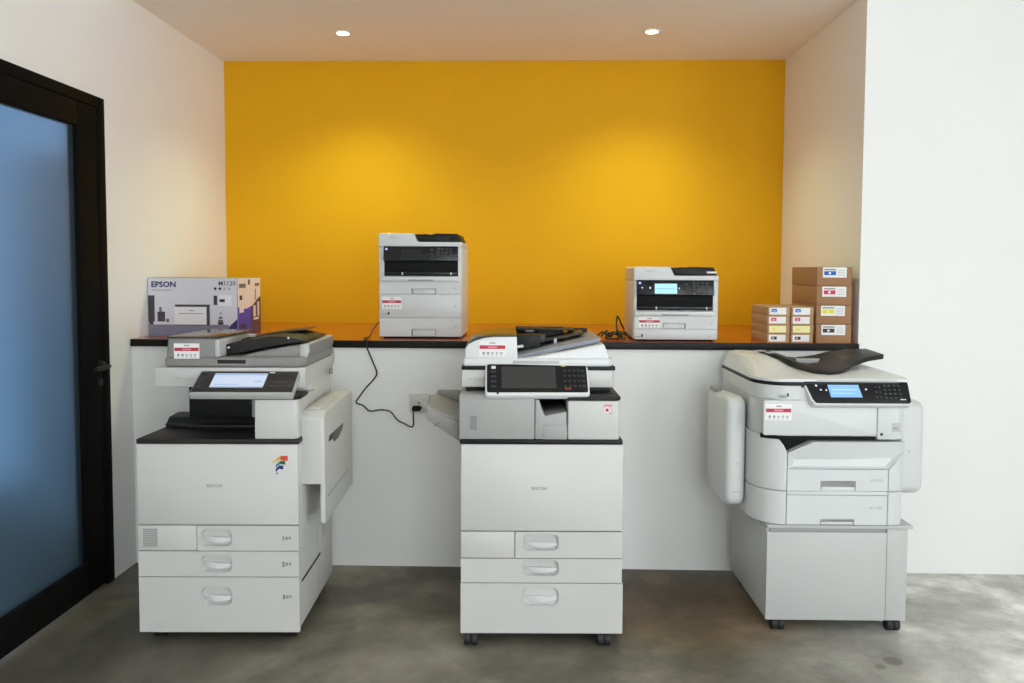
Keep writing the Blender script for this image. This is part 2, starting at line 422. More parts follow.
def panel_frame(o, width, tilt, yaw=0.):
    # matrix of an operation panel: u across, v up the slope, w out of the face
    v = Vector((0, tilt[0], tilt[1])); u = Vector((1, 0, 0))
    Z = Matrix.Rotation(R(yaw), 4, 'Z')
    u = Z.to_3x3() @ u; v = (Z.to_3x3() @ v).normalized(); w = u.cross(v)
    M = Matrix(((u.x, v.x, w.x, o[0]), (u.y, v.y, w.y, o[1]), (u.z, v.z, w.z, o[2]), (0, 0, 0, 1)))
    return M
def quad(m, u0, u1, v0, v1, w, mt): m.raw([(u0, v0, w), (u1, v0, w), (u1, v1, w), (u0, v1, w)], [(0, 1, 2, 3)], mt)
def slab_uv(m, poly, w0, w1, mt, bev=.002): m.prism(poly, 'z', w0, w1, mt, bev)

# ------------------------------------------------------------------ the left copier
L = thing('photocopier', 'tall white photocopier with a lit screen and rainbow flag mark nearest the black door', 'photocopier', (-1.1425, 2.936, 0), 1.9)
m = MB(); m.box(-.288, .286, .016, .60, .045, .738, 'white_plastic', .004)
m.box(.05, .284, .25, .60, .738, .935, 'white_plastic', .004)
m.box(-.27, .27, .03, .58, .043, .050, 'black_matt', 0)
# side details: rounded front right edge trim, slot and seams on the paper bank
m.box(.2850, .2870, .060, .366, .207, .216, 'black_matt', 0)
m.box(.2850, .2866, .02, .598, .4385, .4405, 'body_core', 0); m.box(.2850, .2866, .322, .3235, .05, .4385, 'vent_grey', 0)
for k in range(5): m.box(.2850, .2864, .40 + .02 * k, .408 + .02 * k, .26, .36, 'vent_grey', 0)
m.build('body', L)
# front door and drawers
m = MB(); m.prism(rrect(-.2925, .2925, .4415, .7375, .006, 2), 'y', 0, .020, 'white_plastic', .004)
m.text('RICOH', -.011, .580, -.0005, .011, 'ink_grey', bold=.04, sx=1.15)
fd = m.build('front_door', L)
m = MB()
y = -.0008; fl = lambda pts, mt: m.flat([(.200 + a * .055, .628 + b * .068) for a, b in pts], y, mt)
fl([(.55, 1.), (1., 1.), (1., .74), (.62, .74), (.5, .80)], 'logo_red'); fl([(.55, 1.), (.5, .80), (.3, .70), (.28, .86)], 'logo_orange'); fl([(.28, .86), (.3, .70), (.0, .58), (.0, .74)], 'logo_yellow')
fl([(.48, .72), (.84, .72), (.84, .52), (.5, .55)], 'logo_green'); fl([(.48, .72), (.5, .55), (.22, .36), (.2, .52)], 'logo_teal')
fl([(.45, .48), (.70, .48), (.70, .26), (.42, .30)], 'logo_blue'); fl([(.45, .48), (.42, .30), (.2, .12), (.2, .30)], 'logo_blue')
fl([(.22, .10), (.36, .10), (.36, .0), (.24, 0.)], 'ink_grey')
m.build('flag_mark', fd)
m = MB(); m.box(-.2915, -.0795, 0, .018, .3465, .4385, 'white_plastic', .002)
m.build('blank_cover', L)
m = MB()
for k in range(9): m.box(-.272, -.221, -.0012, .002, .3625 + .0075 * k, .3665 + .0075 * k, 'vent_grey', 0)
m.box(-.273, -.220, -.0006, .002, .361, .428, 'lip_grey', 0)
m.build('vent_grille', L)
drawer(L, -.293, .293, .345, .440, -.008, .394, .113, .064, '1', split=-.078)
drawer(L, -.293, .293, .249, .345, -.009, .298, .113, .064, '2')
drawer(L, -.293, .293, .042, .249, -.010, .178, .113, .072, '3')
for (x, yy) in ((-.24, .07), (.24, .07), (-.24, .53), (.24, .53)): caster(L, x, yy, .02, z_top=.044)
# output deck and cavity
m = MB()
m.prism([(-.290, -.004), (.296, -.004), (.296, .26), (-.275, .30)], 'z', .739, .757, 'deck_dark', .004)
m.prism([(-.277, .22), (-.195, .19), (.136, .19), (.136, .34), (-.277, .34)], 'z', .757, .772, 'deck_dark', .006)
m.prism([(.22, .772), (.34, .772), (.34, .797), (.25, .792)], 'x', -.272, .136, 'deck_dark', .003)
m.build('output_deck', L)
m = MB(); m.box(-.196, .14, .255, .60, .757, .935, 'black', .004)
m.box(-.13, .14, .16, .26, .905, .930, 'black', .003)
for (x, z) in ((-.155, .862), (.045, .845), (.06, .80)): m.cyl((x, .2535, z), 'y', .004, .004, 'key_grey', 10, 0)
m.build('output_cavity', L)
m = MB(); m.prism([(.137, 0), (.280, 0), (.293, .012), (.293, .26), (.137, .26)], 'z', .757, .900, 'white_plastic', .004)
m.build('right_column', L)
m = MB(); m.prism([(.130, -.006), (.285, -.006), (.303, .012), (.303, .12), (.130, .12)], 'z', .900, .915, 'black', .005)
m.build('column_cap', L)
# scanner unit
m = MB(); m.prism([(-.262, .10), (.270, .10), (.292, .122), (.292, .60), (-.262, .60)], 'z', .930, 1.003, 'white_plastic', .004)
m.text('MP C3503', -.150, .956, .0994, .011, 'ink_faint')
m.build('scanner_unit', L)
m = MB(); m.tube([(.294, .56, 1.035), (.306, .55, 1.03), (.31, .54, .99), (.300, .535, .94)], .004, 'mid_grey'); m.box(.294, .306, .525, .545, .925, .95, 'ink_grey', .002)
m.build('lid_cable', L)
# operation panel
M = panel_frame((.0945, -.022, .924), .37, (.12, .067)); W, H = .1855, .138
m = MB(); m.M = M
slab_uv(m, [(-W, 0), (W, 0), (W - .003, H), (-W + .003, H)], -.026, 0, 'lip_grey', .004)
slab_uv(m, [(-W + .004, .010), (W - .004, .010), (W - .006, H - .003), (-W + .006, H - .003)], -.004, .0015, 'panel_brown', .0015)
for i in range(4):
    for j in range(4): m.box(W * .50 + .016 * i, W * .50 + .010 + .016 * i, .036 + .024 * j, .048 + .024 * j, .001, .0028, 'key_grey', .001)
for j in range(3): m.box(W * .50 + .066, W * .50 + .078, .036 + .032 * j, .050 + .032 * j, .001, .0028, 'key_grey', .001)
for j in range(3): m.box(-W + .014, -W + .034, .03 + .03 * j, .044 + .03 * j, .001, .0028, 'key_grey', .001)
m.box(-W + .014, -W + .038, .118, .128, .001, .003, 'key_grey', .001); m.box(W * .40, W * .40 + .02, .122, .129, .001, .003, 'key_white', .001)
op = m.build('operation_panel', L)
m = MB(); m.M = M
slab_uv(m, rect4(-.123, .070, .036, .120), .0012, .0022, 'screen_white', 0)
quad(m, -.123, .070, .108, .120, .0026, 'screen_line'); quad(m, .030, .060, .066, .074, .0026, 'screen_line'); quad(m, -.11, -.02, .05, .056, .0026, 'screen_line'); quad(m, -.123, .070, .036, .042, .0026, 'screen_line')
m.build('screen', op, label='lit white touch screen')
# document feeder
m = MB(); m.prism([(-.226, .105), (.268, .105), (.296, .135), (.296, .60), (-.226, .60)], 'z', 1.005, 1.040, 'warm_grey', .008, 3)
m.box(-.03, .075, .1035, .12, 1.018, 1.032, 'deck_dark', .001)
m.prism([(.02, 1.035), (.296, 1.035), (.304, 1.062), (.300, 1.088), (.22, 1.078), (.10, 1.056)], 'y', .15, .58, 'warm_grey', .008, 3)
m.prism([(.262, 1.03), (.292, 1.03), (.302, 1.062), (.298, 1.090), (.262, 1.085)], 'y', .148, .585, 'light_grey', .008, 3)
fe = m.build('feeder_base', L)
m = MB(); m.prism([(-.218, 1.038), (-.212, 1.112), (-.028, 1.112), (-.022, 1.038)], 'y', .102, .50, 'warm_grey', .007, 3)
m.box(-.040, -.0205, .100, .46, 1.042, 1.108, 'light_grey', .008)
m.build('feeder_head', L)
m = MB(); m.prism([(-.214, .098), (-.026, .098), (-.004, .46), (-.190, .50)], 'z', 1.112, 1.119, 'lid_gloss', .003)
m.build('feeder_lid', L)
sticker(L, -.189, -.095, 1.036, 1.093, .1016)
m = MB(); lo = [(-.022, 1.040), (.06, 1.056), (.14, 1.073), (.22, 1.086), (.285, 1.092)]; up = [(.275, 1.100), (.22, 1.112), (.15, 1.114), (.07, 1.103), (-.022, 1.083)]
m.prism(lo + up, 'y', .175, .52, 'deck_dark', .004)
m.prism([(-.02, 1.088), (.07, 1.108), (.15, 1.120), (.235, 1.128), (.238, 1.124), (.15, 1.113), (.07, 1.10), (-.02, 1.078)], 'y', .36, .55, 'panel_brown', .002)
m.box(.02, .05, .30, .33, 1.10, 1.112, 'lip_grey', .003); m.cyl((.215, .177, 1.108), 'y', .004, .006, 'key_white', 10, .001); m.cyl((-.008, .165, 1.072), 'y', .004, .012, 'key_white', 10, .001)
m.build('document_tray', L)
# side paper path cover
m = MB(); m.prism([(.052, .826), (.080, .848), (.57, .850), (.604, .83), (.604, .435), (.062, .425), (.052, .435)], 'x', .358, .376, 'white_plastic', .006, 3, .3)
m.prism([(.050, .825), (.078, .848), (.57, .850), (.60, .83), (.60, .58), (.050, .576)], 'x', .288, .372, 'white_plastic', .008, 3, .3)
m.prism([(.10, .847), (.52, .848), (.52, .856), (.11, .855)], 'x', .30, .35, 'white_plastic', .003)
m.prism([(.12, .722), (.14, .742), (.40, .742), (.385, .722), (.30, .700), (.22, .702), (.20, .718)], 'x', .372, .3772, 'panel_brown', .001)
m.box(.373, .3765, .10, .50, .520, .523, 'body_core', 0)
m.build('side_cover', L)
m = MB(); m.prism([(.02, .335), (.60, .335), (.60, .735), (.02, .735)], 'x', .284, .2935, 'white_plastic', .004)
m.build('side_panel', L)

# ------------------------------------------------------------------ the middle copier
Cc = thing('photocopier', 'white photocopier with a dark unlit screen and grey finisher, standing between the other two', 'photocopier', (.0325, 2.9575, 0), 1.6)
m = MB(); m.box(-.286, .286, .018, .60, .05, .745, 'white_plastic', .005); m.box(-.296, .296, .010, .61, .046, .232, 'white_plastic', .006)
m.box(-.27, .27, .03, .58, .043, .050, 'black_matt', 0)
m.box(-.276, .270, .30, .60, .757, .935, 'black_matt', .004)
m.build('body', Cc)
m = MB(); m.prism(rrect(-.2945, .2915, .4265, .7435, .006, 2), 'y', 0, .022, 'white_plastic', .004); m.text('RICOH', -.011, .578, -.0005, .011, 'ink_grey', bold=.04, sx=1.15)
m.build('front_door', Cc)
MB().box(-.2935, -.0995, 0, .02, .3275, .4235, 'white_plastic', .002).build('blank_cover', Cc)
drawer(Cc, -.295, .292, .326, .425, -.005, .384, .132, .060, None, split=-.098)
drawer(Cc, -.295, .292, .235, .326, -.005, .290, .132, .058)
drawer(Cc, -.296, .296, .047, .235, -.005, .184, .132, .068)
for (x, yy) in ((-.258, .014), (.228, .014), (-.258, .53), (.228, .53)): caster(Cc, x, yy, .025)
m = MB(); m.box(-.298, .289, -.002, .60, .744, .760, 'black', .004); m.build('trim_band', Cc)
# finisher
m = MB(); m.prism([(.0, .761), (.0, .905), (.014, .921), (.40, .921), (.40, .761)], 'x', -.300, -.029, 'mid_grey', .005)
m.box(-.262, -.236, -.0012, .01, .795, .846, 'ink_grey', .001)
for k in range(5): m.box(-.254, -.238, -.002, .01, .799 + .010 * k, .804 + .010 * k, 'body_core', 0)
fn = m.build('finisher', Cc)
m = MB(); m.prism([(-.027, .761), (-.027, .905), (-.014, .905), (-.004, .872), (.008, .846), (.086, .862), (.086, .761)], 'y', .004, .28, 'mid_grey', .003)
m.prism([(.004, .812), (.088, .812), (.088, .761), (.004, .761)], 'y', .001, .02, 'mid_grey', .002)
m.build('output_tray', Cc)
m = MB(); m.prism([(-.420, .856), (-.431, .822), (-.424, .812), (-.300, .728), (-.300, .805)], 'y', .10, .46, 'tray_grey', .004)
m.prism([(-.425, .862), (-.30, .812), (-.30, .806), (-.425, .856)], 'y', .105, .455, 'mid_grey', .001)
m.prism([(-.418, .872), (-.412, .876), (-.30, .872), (-.30, .81), (-.42, .858)], 'y', .445, .46, 'tray_grey', .002)
m.box(-.40, -.378, .097, .11, .790, .805, 'body_core', .002)
m.build('side_output_tray', Cc)
# right column with its dark cap
m = MB(); m.prism([(.090, 0), (.268, 0), (.278, .010), (.278, .30), (.090, .30)], 'z', .760, .903, 'white_plastic', .007, 3)
m.build('right_column', Cc)
m = MB(); m.prism([(.088, -.003), (.268, -.003), (.281, .012), (.281, .30), (.088, .30)], 'z', .902, .918, 'deck_dark', .006, 3)
m.build('column_cap', Cc)
m = MB(); y = -.0006; m.disc(.231, .869, .0062, y, 'sticker_red', 14); m.disc(.231, .869, .0105, y + .0003, 'box_white', 14); m.rect(.219, .249, .882, .889, y, 'sticker_pink'); m.rect(.217, .252, .850, .892, y + .0005, 'white_plastic'); m.rect(.238, .247, .855, .859, y, 'cardboard_pale')
m.build('round_seal', Cc)
# scanner
m = MB(); m.prism([(-.296, .085), (.256, .085), (.268, .098), (.268, .60), (-.296, .60)], 'z', .938, 1.003, 'white_plastic', .005)
m.text('MP C3504', -.243, .962, .0844, .010, 'ink_faint')
m.box(-.280, .255, .11, .6, .918, .940, 'black', .002)
m.build('scanner_unit', Cc)
MB().box(-.297, .2695, .082, .60, 1.002, 1.016, 'black', .003).build('scanner_gap', Cc)
# panel
M = panel_frame((-.0185, -.012, .923), .37, (.098, .100), 1.5); W, H = .1880, .142
m = MB(); m.M = M
slab_uv(m, rrect(-W, W, 0, H, .012), -.024, 0, 'white_bright', .004)
slab_uv(m, rrect(-W + .006, W - .006, .013, H - .002, .009), -.003, .0015, 'black', .001)
for i in range(4):
    for j in range(4): m.cyl((W * .54 + .017 * i, .040 + .023 * j, .002), 'z', .0052, .003, 'key_grey', 12, .001)
for j in range(4): m.box(W - .026, W - .014, .034 + .023 * j, .044 + .023 * j, .001, .003, 'key_grey', .001)
for j in range(4): m.box(-W + .020, -W + .040, .034 + .022 * j, .044 + .022 * j, .001, .003, 'key_grey', .001)
m.box(-W + .022, -W + .038, .118, .131, .001, .003, 'key_white', .002); m.box(W * .48, W * .48 + .016, .129, .138, .001, .003, 'led_yellow', .001)
m.box(W * .52, W * .52 + .024, .024, .034, .001, .003, 'key_red', .001); m.cyl((-W + .045, .010, .001), 'z', .005, .003, 'key_grey', 10, .001)
op = m.build('operation_panel', Cc)
m = MB(); m.M = M; slab_uv(m, rect4(-.129, .068, .031, .128), .0012, .0022, 'screen_off', 0); m.build('screen', op, label='dark grey unlit touch screen')
# document feeder
m = MB()
m.prism([(-.290, .082), (.245, .082), (.262, .10), (.262, .60), (-.290, .60)], 'z', 1.016, 1.044, 'white_bright', .006, 3)
m.box(-.108, .062, .0795, .10, 1.026, 1.037, 'light_grey', .001)
m.prism([(-.09, 1.04), (.250, 1.04), (.244, 1.060), (.228, 1.098), (.10, 1.072), (-.02, 1.05)], 'y', .10, .56, 'white_bright', .006, 3)
m.build('feeder_base', Cc)
cur = [(-.283, 1.040), (-.283, 1.082), (-.270, 1.098), (-.245, 1.110), (-.215, 1.119), (-.180, 1.1235), (-.094, 1.1245), (-.090, 1.040)]
MB().prism(cur, 'y', .082, .46, 'white_bright', .004, 2, .8).build('feeder_head', Cc)
m = MB(); tp = cur[1:-1]
m.prism(tp + [(a - (.004 if i > 3 else 0) * 0, b + .006) for i, (a, b) in reversed(list(enumerate(tp)))], 'y', .088, .46, 'lid_gloss', .001)
m.box(-.096, .10, .43, .47, 1.06, 1.137, 'black', .003); m.box(-.096, .0, .26, .44, 1.05, 1.118, 'black', .004)
m.prism([(-.09, 1.137), (.14, 1.133), (.14, 1.128), (-.09, 1.13)], 'y', .36, .50, 'deck_dark', .001)
m.build('feeder_lid', Cc)
m = MB(); m.box(-.058, -.022, .4275, .431, 1.113, 1.126, 'paper_white', .001); m.build('white_tag', Cc)
sticker(Cc, -.232, -.134, 1.050, 1.110, .0816)
m = MB()
m.prism([(-.088, 1.052), (0, 1.070), (.10, 1.092), (.215, 1.118), (.225, 1.112), (.20, 1.096), (.10, 1.076), (0, 1.052), (-.088, 1.042)], 'y', .14, .50, 'tray_slate', .003)
m.prism([(-.06, 1.075), (.06, 1.094), (.175, 1.120), (.17, 1.126), (.06, 1.106), (-.06, 1.09)], 'y', .30, .50, 'panel_brown', .002)
m.box(-.015, .02, .27, .31, 1.085, 1.118, 'panel_brown', .006); m.box(.05, .062, .24, .25, 1.085, 1.106, 'light_grey', .002)
m.box(.12, .20, .48, .50, 1.105, 1.13, 'black', .002)
m.tube([(-.09, .12, 1.085), (-.07, .115, 1.088)], .005, 'white_bright', smooth=1)
m.build('document_tray', Cc)

# ------------------------------------------------------------------ the right machine
Rr = thing('photocopier', 'white photocopier with a small blue screen on a grey cabinet, nearest the bare white wall', 'photocopier', (1.147, 3.1095, 0), .8)
# cabinet
cb = MB(); cb.box(-.263, .263, .018, .54, .05, .398, 'cabinet_grey', .003); cb.box(-.250, .240, .010, .5, .374, .404, 'vent_grey', .002)
cb.box(-.25, .25, .03, .52, .046, .052, 'black_matt', 0)
cb.box(-.262, .285, .004, .545, .400, .413, 'cabinet_grey', .003)
cb.box(.1865, .264, 0, .022, .050, .400, 'cabinet_grey', .002)
cab = cb.build('cabinet', Rr)
MB().box(-.265, .1845, -.003, .016, .050, .388, 'cabinet_grey', .002).build('cabinet_door', cab)
for (x, yy) in ((-.212, .032), (.226, .032), (-.212, .48), (.226, .48)): caster(Rr, x, yy, .026)
# curved plan of the body
def plan(inset=0., y1=.57, xr=.250):
    pts = []
    for k in range(11):
        t = R(90 * k / 10); pts.append((-.190 - (.120 - inset) * math.cos(t), .135 - (.138 - inset) * math.sin(t)))
    for k in range(7):
        t = R(90 * k / 6); pts.append((.205 + (xr - .205 - inset) * math.sin(t), .042 - (.045 - inset) * math.cos(t)))
    return pts + [(xr - inset, y1), (-.310 + inset, y1)]
m = MB(); m.prism(plan(.012), 'z', .414, .684, 'cool_white', .002); m.prism([(-.304, .13), (-.285, .06), (.238, .06), (.243, .57), (-.304, .57)], 'z', .690, .752, 'cool_white', 0); m.box(-.255, .205, .045, .062, .668, .752, 'black_matt', 0)
m.prism(plan(.008)[0:1] and plan(.006), 'z', .752, .935, 'cool_white', .004)
m.prism([(-.29, .30), (.235, .30), (.235, .57), (-.29, .57)], 'z', .69, .76, 'cool_white', 0)
m.build('body', Rr)
P0 = plan(0)
def shell(pts, z0, z1, th, mt, bev=.002, ztop=None):
    # upright curved cover along plan points, thickness inwards
    n = len(pts); inn = []
    for i, p in enumerate(pts):
        a = Vector(pts[max(i - 1, 0)]); b = Vector(pts[min(i + 1, n - 1)]); t = (b - a).normalized(); nr = Vector((-t.y, t.x))
        inn.append((p[0] + nr.x * th, p[1] + nr.y * th))
    vs, fs = [], []
    for i in range(n):
        zt = ztop[i] if ztop else z1
        vs += [(*pts[i], z0), (*pts[i], zt), (*inn[i], zt), (*inn[i], z0)]
    for i in range(n - 1):
        for k in range(4): fs.append((4 * i + k, 4 * i + (k + 1) % 4, 4 * i + 4 + (k + 1) % 4, 4 * i + 4 + k))
    fs += [(0, 1, 2, 3), (4 * n - 1, 4 * n - 2, 4 * n - 3, 4 * n - 4)]
    mm = MB(); mm.solid(vs, fs, mt, bev, 1, .7); return mm
left = [(-.310, .56), (-.310, .35)] + P0[:11]
left[-1] = (-.1965, P0[10][1])
right = [(.1835, P0[11][1])] + P0[11:18] + [(.250, .30), (.250, .56)]
shell(left, .416, .5425, .012, 'cool_white').build('lower_left_cover', Rr)
zt = [.7515 if a < -.284 else .738 for a, b in left]; zt[-1] = .690; zt[-2] = .716; zt[-3] = .738
shell(left, .5455, .738, .012, 'cool_white', ztop=zt).build('upper_left_cover', Rr)
shell(right, .416, .5425, .012, 'cool_white').build('lower_right_cover', Rr)
shell(right, .5455, .738, .012, 'cool_white', ztop=[min(.738, .628 + max(0, a - .1835) / .0545 * .058) if b < .03 else .738 for a, b in right]).build('upper_right_cover', Rr)
def cassette(z0, z1, hz, hh, hw, txt, lz):
    hx = -.004
    m = MB(); yf = -.003
    m.M = Matrix.Translation((0, yf, 0))
    m.plate(rect4(-.194, .181, z0, z1), rect4(hx - hw / 2, hx + hw / 2, hz - hh / 2, hz + hh / 2), 0, .014, .012, 'cool_white', 'light_grey')
    m.text(txt, .139, lz, -.0006, .011, 'ink_faint')
    d = m.build('paper_cassette', Rr)
    MB().box(hx - hw / 2 + .004, hx + hw / 2 - .002, .001, .010, hz - hh / 2 - .0, hz - hh * .08, 'cool_white', .002).build('handle', d)
cassette(.546, .628, .564, .040, .132, 'A3 250', .583)
cassette(.4175, .529, .428, .021, .128, 'A3 500', .478)
m = MB(); m.box(-.194, .181, -.003, .010, .5305, .5435, 'cool_white', .001); m.build('cassette_rail', Rr)
# front output tray flap
m = MB()
out = [(-.194, .630, -.004), (-.194, .690, -.006), (-.105, .734, -.022), (.240, .734, -.012), (.240, .692, -.006), (.182, .630, -.004)]
inn = [(-.150, .643, .020), (-.184, .683, -.003), (-.100, .721, -.021), (.226, .721, -.012), (.226, .692, .0), (.168, .643, .020)]
n = 6
vs = [(a, c, b) for a, b, c in out] + [(a, c, b) for a, b, c in inn] + [(a, .034, b) for a, b, c in out]
fs = [(i, (i + 1) % n, n + (i + 1) % n, n + i) for i in range(n)] + [tuple(range(n, 2 * n))] + [(i, (i + 1) % n, 2 * n + (i + 1) % n, 2 * n + i) for i in range(n)] + [tuple(range(3 * n - 1, 2 * n - 1, -1))]
m.solid(vs, fs, 'cool_white', .0015, 1)
m.build('output_flap', Rr)
# upper front
m = MB(); m.prism(rrect(-.288, .133, .756, .887, .008), 'y', -.0035, .020, 'cool_white', .003); fr = m.build('front_cover', Rr)
sticker(fr, -.288 + .006, -.184, .812, .874, -.0042)
m = MB(); m.prism([(-.284, .05), (-.284, .046), (-.262, .030), (-.235, .018), (-.19, .008), (.134, .008), (.134, .05)], 'z', .7375, .7555, 'black_matt', 0); m.box(-.236, -.10, .028, .05, .684, .745, 'black_matt', 0); m.build('output_slot', Rr)
m = MB(); m.prism([(.137, -.0035), (.215, -.0035), (.238, .012), (.243, .05), (.137, .05)], 'z', .742, .884, 'cool_white', .003)
m.box(.190, .222, -.0045, .0, .772, .805, 'light_grey', .001); m.box(.196, .210, -.006, 0, .783, .788, 'ink_grey', 0); m.box(.147, .157, -.006, 0, .757, .767, 'ink_black', .001)
m.build('side_front_cover', Rr)
m = MB()
lf = [(-.310, .56), (-.310, .35)] + P0[:11] + [(-.150, P0[10][1])]
for nm in (0,): pass
sm = shell(lf, .8895, .942, .012, 'cool_white')
sm.box(-.150, .24, .030, .06, .887, .942, 'cool_white', .003)
sm.box(-.150, .236, -.002, .05, .8855, .8885, 'cool_white', .001)
sm.text('C869R', -.222, .902, -.0042, .007, 'ink_grey'); sm.rect(-.203, -.196, .902, .914, -.0042, 'ink_black'); sm.rect(-.232, -.203, .899, .901, -.0043, 'ink_black')
sm.build('scanner_band', Rr)
# operation panel
vv = Vector((.05, .072)); H = vv.length
M = panel_frame((.070, -.040, .884), .36, (.045, .074))
m = MB(); m.M = M
def arc(cx, cy, r, a0, a1, n=5): return [(cx + r * math.cos(R(a0 + (a1 - a0) * k / n)), cy + r * math.sin(R(a0 + (a1 - a0) * k / n))) for k in range(n + 1)]
pol = [(-.212, H), (-.205, H - .006), (-.186, .016)] + arc(-.168, .014, .014, 190, 270) + arc(.162, .012, .012, 270, 360) + [(.176, H - .01)] + arc(.168, H - .008, .008, 0, 90)
ctr = lambda p, k: [(a + (.004 if a < 0 else -.003) * k, b + (.003 if b < H / 2 else 0) * k) for a, b in p]
slab_uv(m, [(a - .006 if a < 0 else a + .001, b - .005 if b < H / 2 else b) for a, b in pol], -.035, -.002, 'white_bright', .003)
slab_uv(m, pol, -.010, .001, 'black_gloss', .002)
for i in range(4):
    for j in range(4): m.box(.080 + .018 * i, .090 + .018 * i, .018 + .016 * j, .026 + .016 * j, .001, .0024, 'key_grey', .001)
for i in range(2):
    for j in range(3): m.box(.048 + .014 * i, .056 + .014 * i, .02 + .02 * j, .028 + .02 * j, .001, .0024, 'key_grey', .001)
quad(m, -.170, -.163, .066, .073, .0022, 'led_white'); quad(m, -.155, -.148, .050, .055, .0022, 'led_white'); quad(m, -.134, -.129, .048, .055, .0022, 'led_white'); quad(m, .013, .019, .052, .058, .0022, 'led_white'); quad(m, .135, .155, .0135, .017, .0022, 'key_white')
op = m.build('operation_panel', Rr)
m = MB(); m.M = M
slab_uv(m, [(-.118, .023), (-.002, .023), (-.010, .073), (-.124, .073)], .0012, .0020, 'screen_blue', 0)
quad(m, -.110, -.018, .050, .056, .0024, 'screen_blue_pale'); quad(m, -.110, -.025, .036, .041, .0024, 'screen_blue_pale')
m.build('screen', op, label='small lit light blue screen')
# lid with the feeder hump
m = MB()
m.prism(plan(.002, .575, .252), 'z', .939, .956, 'black', .002)
m.build('lid_seal', Rr)
def lid():
    ys = [.004, .012, .03, .07, .13, .20, .30, .42, .55, .575]
    m = MB(); vs, fs = [], []
    nx = 23
    for j, yy in enumerate(ys):
        t = min(1, max(0, (yy - .03) / .30)); s = t * t * (3 - 2 * t)
        f = min(1, yy / .035)
        # left outline follows the rounded plan corner
        ex = max(0, 1 - max(0, (yy + .003)) / .138); xl = -.190 - .118 * math.sqrt(max(0, 1 - ex * ex))
        if yy > .135: xl = -.308
        for i in range(nx):
            u = i / (nx - 1); x = xl + (.250 - xl) * u
            hump = 1 / (1 + math.exp((x + .125 + .08 * (1 - t)) / .022))
            z = .966 + .007 * f + .050 * s * hump + .002 * s * (1 - hump)
            e = min(1, (x - xl) / .045); z = .966 + (z - .966) * math.sqrt(max(0, 1 - (1 - e) ** 2)) if e < 1 else z
            if yy > .56: z -= .012
            vs.append((x, yy, z))
    ny = len(ys)
    for j in range(ny - 1):
        for i in range(nx - 1): fs.append((j * nx + i, j * nx + i + 1, (j + 1) * nx + i + 1, (j + 1) * nx + i))
    k = len(vs); rim = [i for i in range(nx)] + [j * nx + nx - 1 for j in range(1, ny)] + [(ny - 1) * nx + i for i in range(nx - 2, -1, -1)] + [j * nx for j in range(ny - 2, 0, -1)]
    vs += [(vs[i][0], vs[i][1], .956) for i in rim]; q = len(rim)
    for a in range(q): fs.append((rim[a], k + a, k + (a + 1) % q, rim[(a + 1) % q]))
    fs.append(tuple(range(k, k + q)))
    m.solid(vs, fs, 'white_bright'); m.box(-.09, .205, .001, .02, .9565, .964, 'light_grey', .001)
    m.text('EPSON', 0, 0, 'flat', .017, 'ink_faint', M=Matrix.Translation((-.20, .12, 1.006)) @ Matrix.Rotation(R(16), 4, 'X')) if False else None
    for (x, y, w) in ((-.215, .40, .05), (-.185, .33, .035)): m.box(x, x + w, y, y + .018, 1.030, 1.0355, 'vent_grey', .001)
    return m.build('scanner_lid', Rr, sharp=50)
lid()
# black document tray, a dished V
fr_ = [(-.165, .50, 1.028), (-.130, .38, 1.022), (-.095, .24, 1.004), (-.060, .115, .990), (-.015, .080, .984), (.030, .105, .987), (.085, .17, .996), (.140, .24, 1.008), (.215, .28, 1.024), (.285, .30, 1.032)]
bk_ = [(-.160, .545, 1.030), (-.115, .545, 1.022), (-.070, .545, 1.008), (-.035, .545, .996), (.0, .545, .992), (.04, .545, .996), (.09, .545, 1.004), (.140, .53, 1.020), (.200, .48, 1.036), (.262, .42, 1.044)]
vs, fs = [], []; n = len(fr_)
for a, b in zip(fr_, bk_):
    vs += [a, b, (b[0], b[1], b[2] - .014), (a[0], a[1] + .004, a[2] - .020)]
for i in range(n - 1):
    for k in range(4): fs.append((4 * i + k, 4 * i + (k + 1) % 4, 4 * i + 4 + (k + 1) % 4, 4 * i + 4 + k))
fs += [(0, 1, 2, 3), (4 * n - 1, 4 * n - 2, 4 * n - 3, 4 * n - 4)]
m = MB(); m.solid(vs, fs, 'tray_black', .002, 2, .7)
m.prism([(-.050, .985), (.030, .985), (.040, 1.008), (-.06, 1.008)], 'y', .34, .36, 'mid_grey', .002)
m.prism([(.10, .985), (.15, .985), (.15, 1.02), (.125, 1.01)], 'y', .28, .44, 'panel_brown', .003)
m.build('document_tray', Rr)
# ink units at both sides
def pod(x0, x1, y0, y1, z0, z1, slant, bev, name):
    m = MB()
    m.prism([(y0, z0 + slant), (y0 + .05, z0), (y1, z0), (y1, z1 - .02), (y0 + .05, z1), (y0, z1 - .015)], 'x', x0, x1, 'cool_white', bev, 4, .3)
    return m
m = pod(-.392, -.314, .13, .48, .438, .880, .02, .030, '')
m.cyl((-.345, .1285, .62), 'y', .004, .004, 'light_grey', 10, .001); m.box(-.388, -.355, .36, .46, .862, .884, 'vent_grey', .010)
m.box(-.37, -.330, .129, .133, .5025, .5045, 'vent_grey', 0)
m.build('ink_supply_unit', Rr)
m = pod(.256, .380, .13, .54, .490, .866, .02, .030, '')
m.cyl((.318, .1285, .67), 'y', .004, .004, 'light_grey', 10, .001)
m.build('ink_supply_unit', Rr)

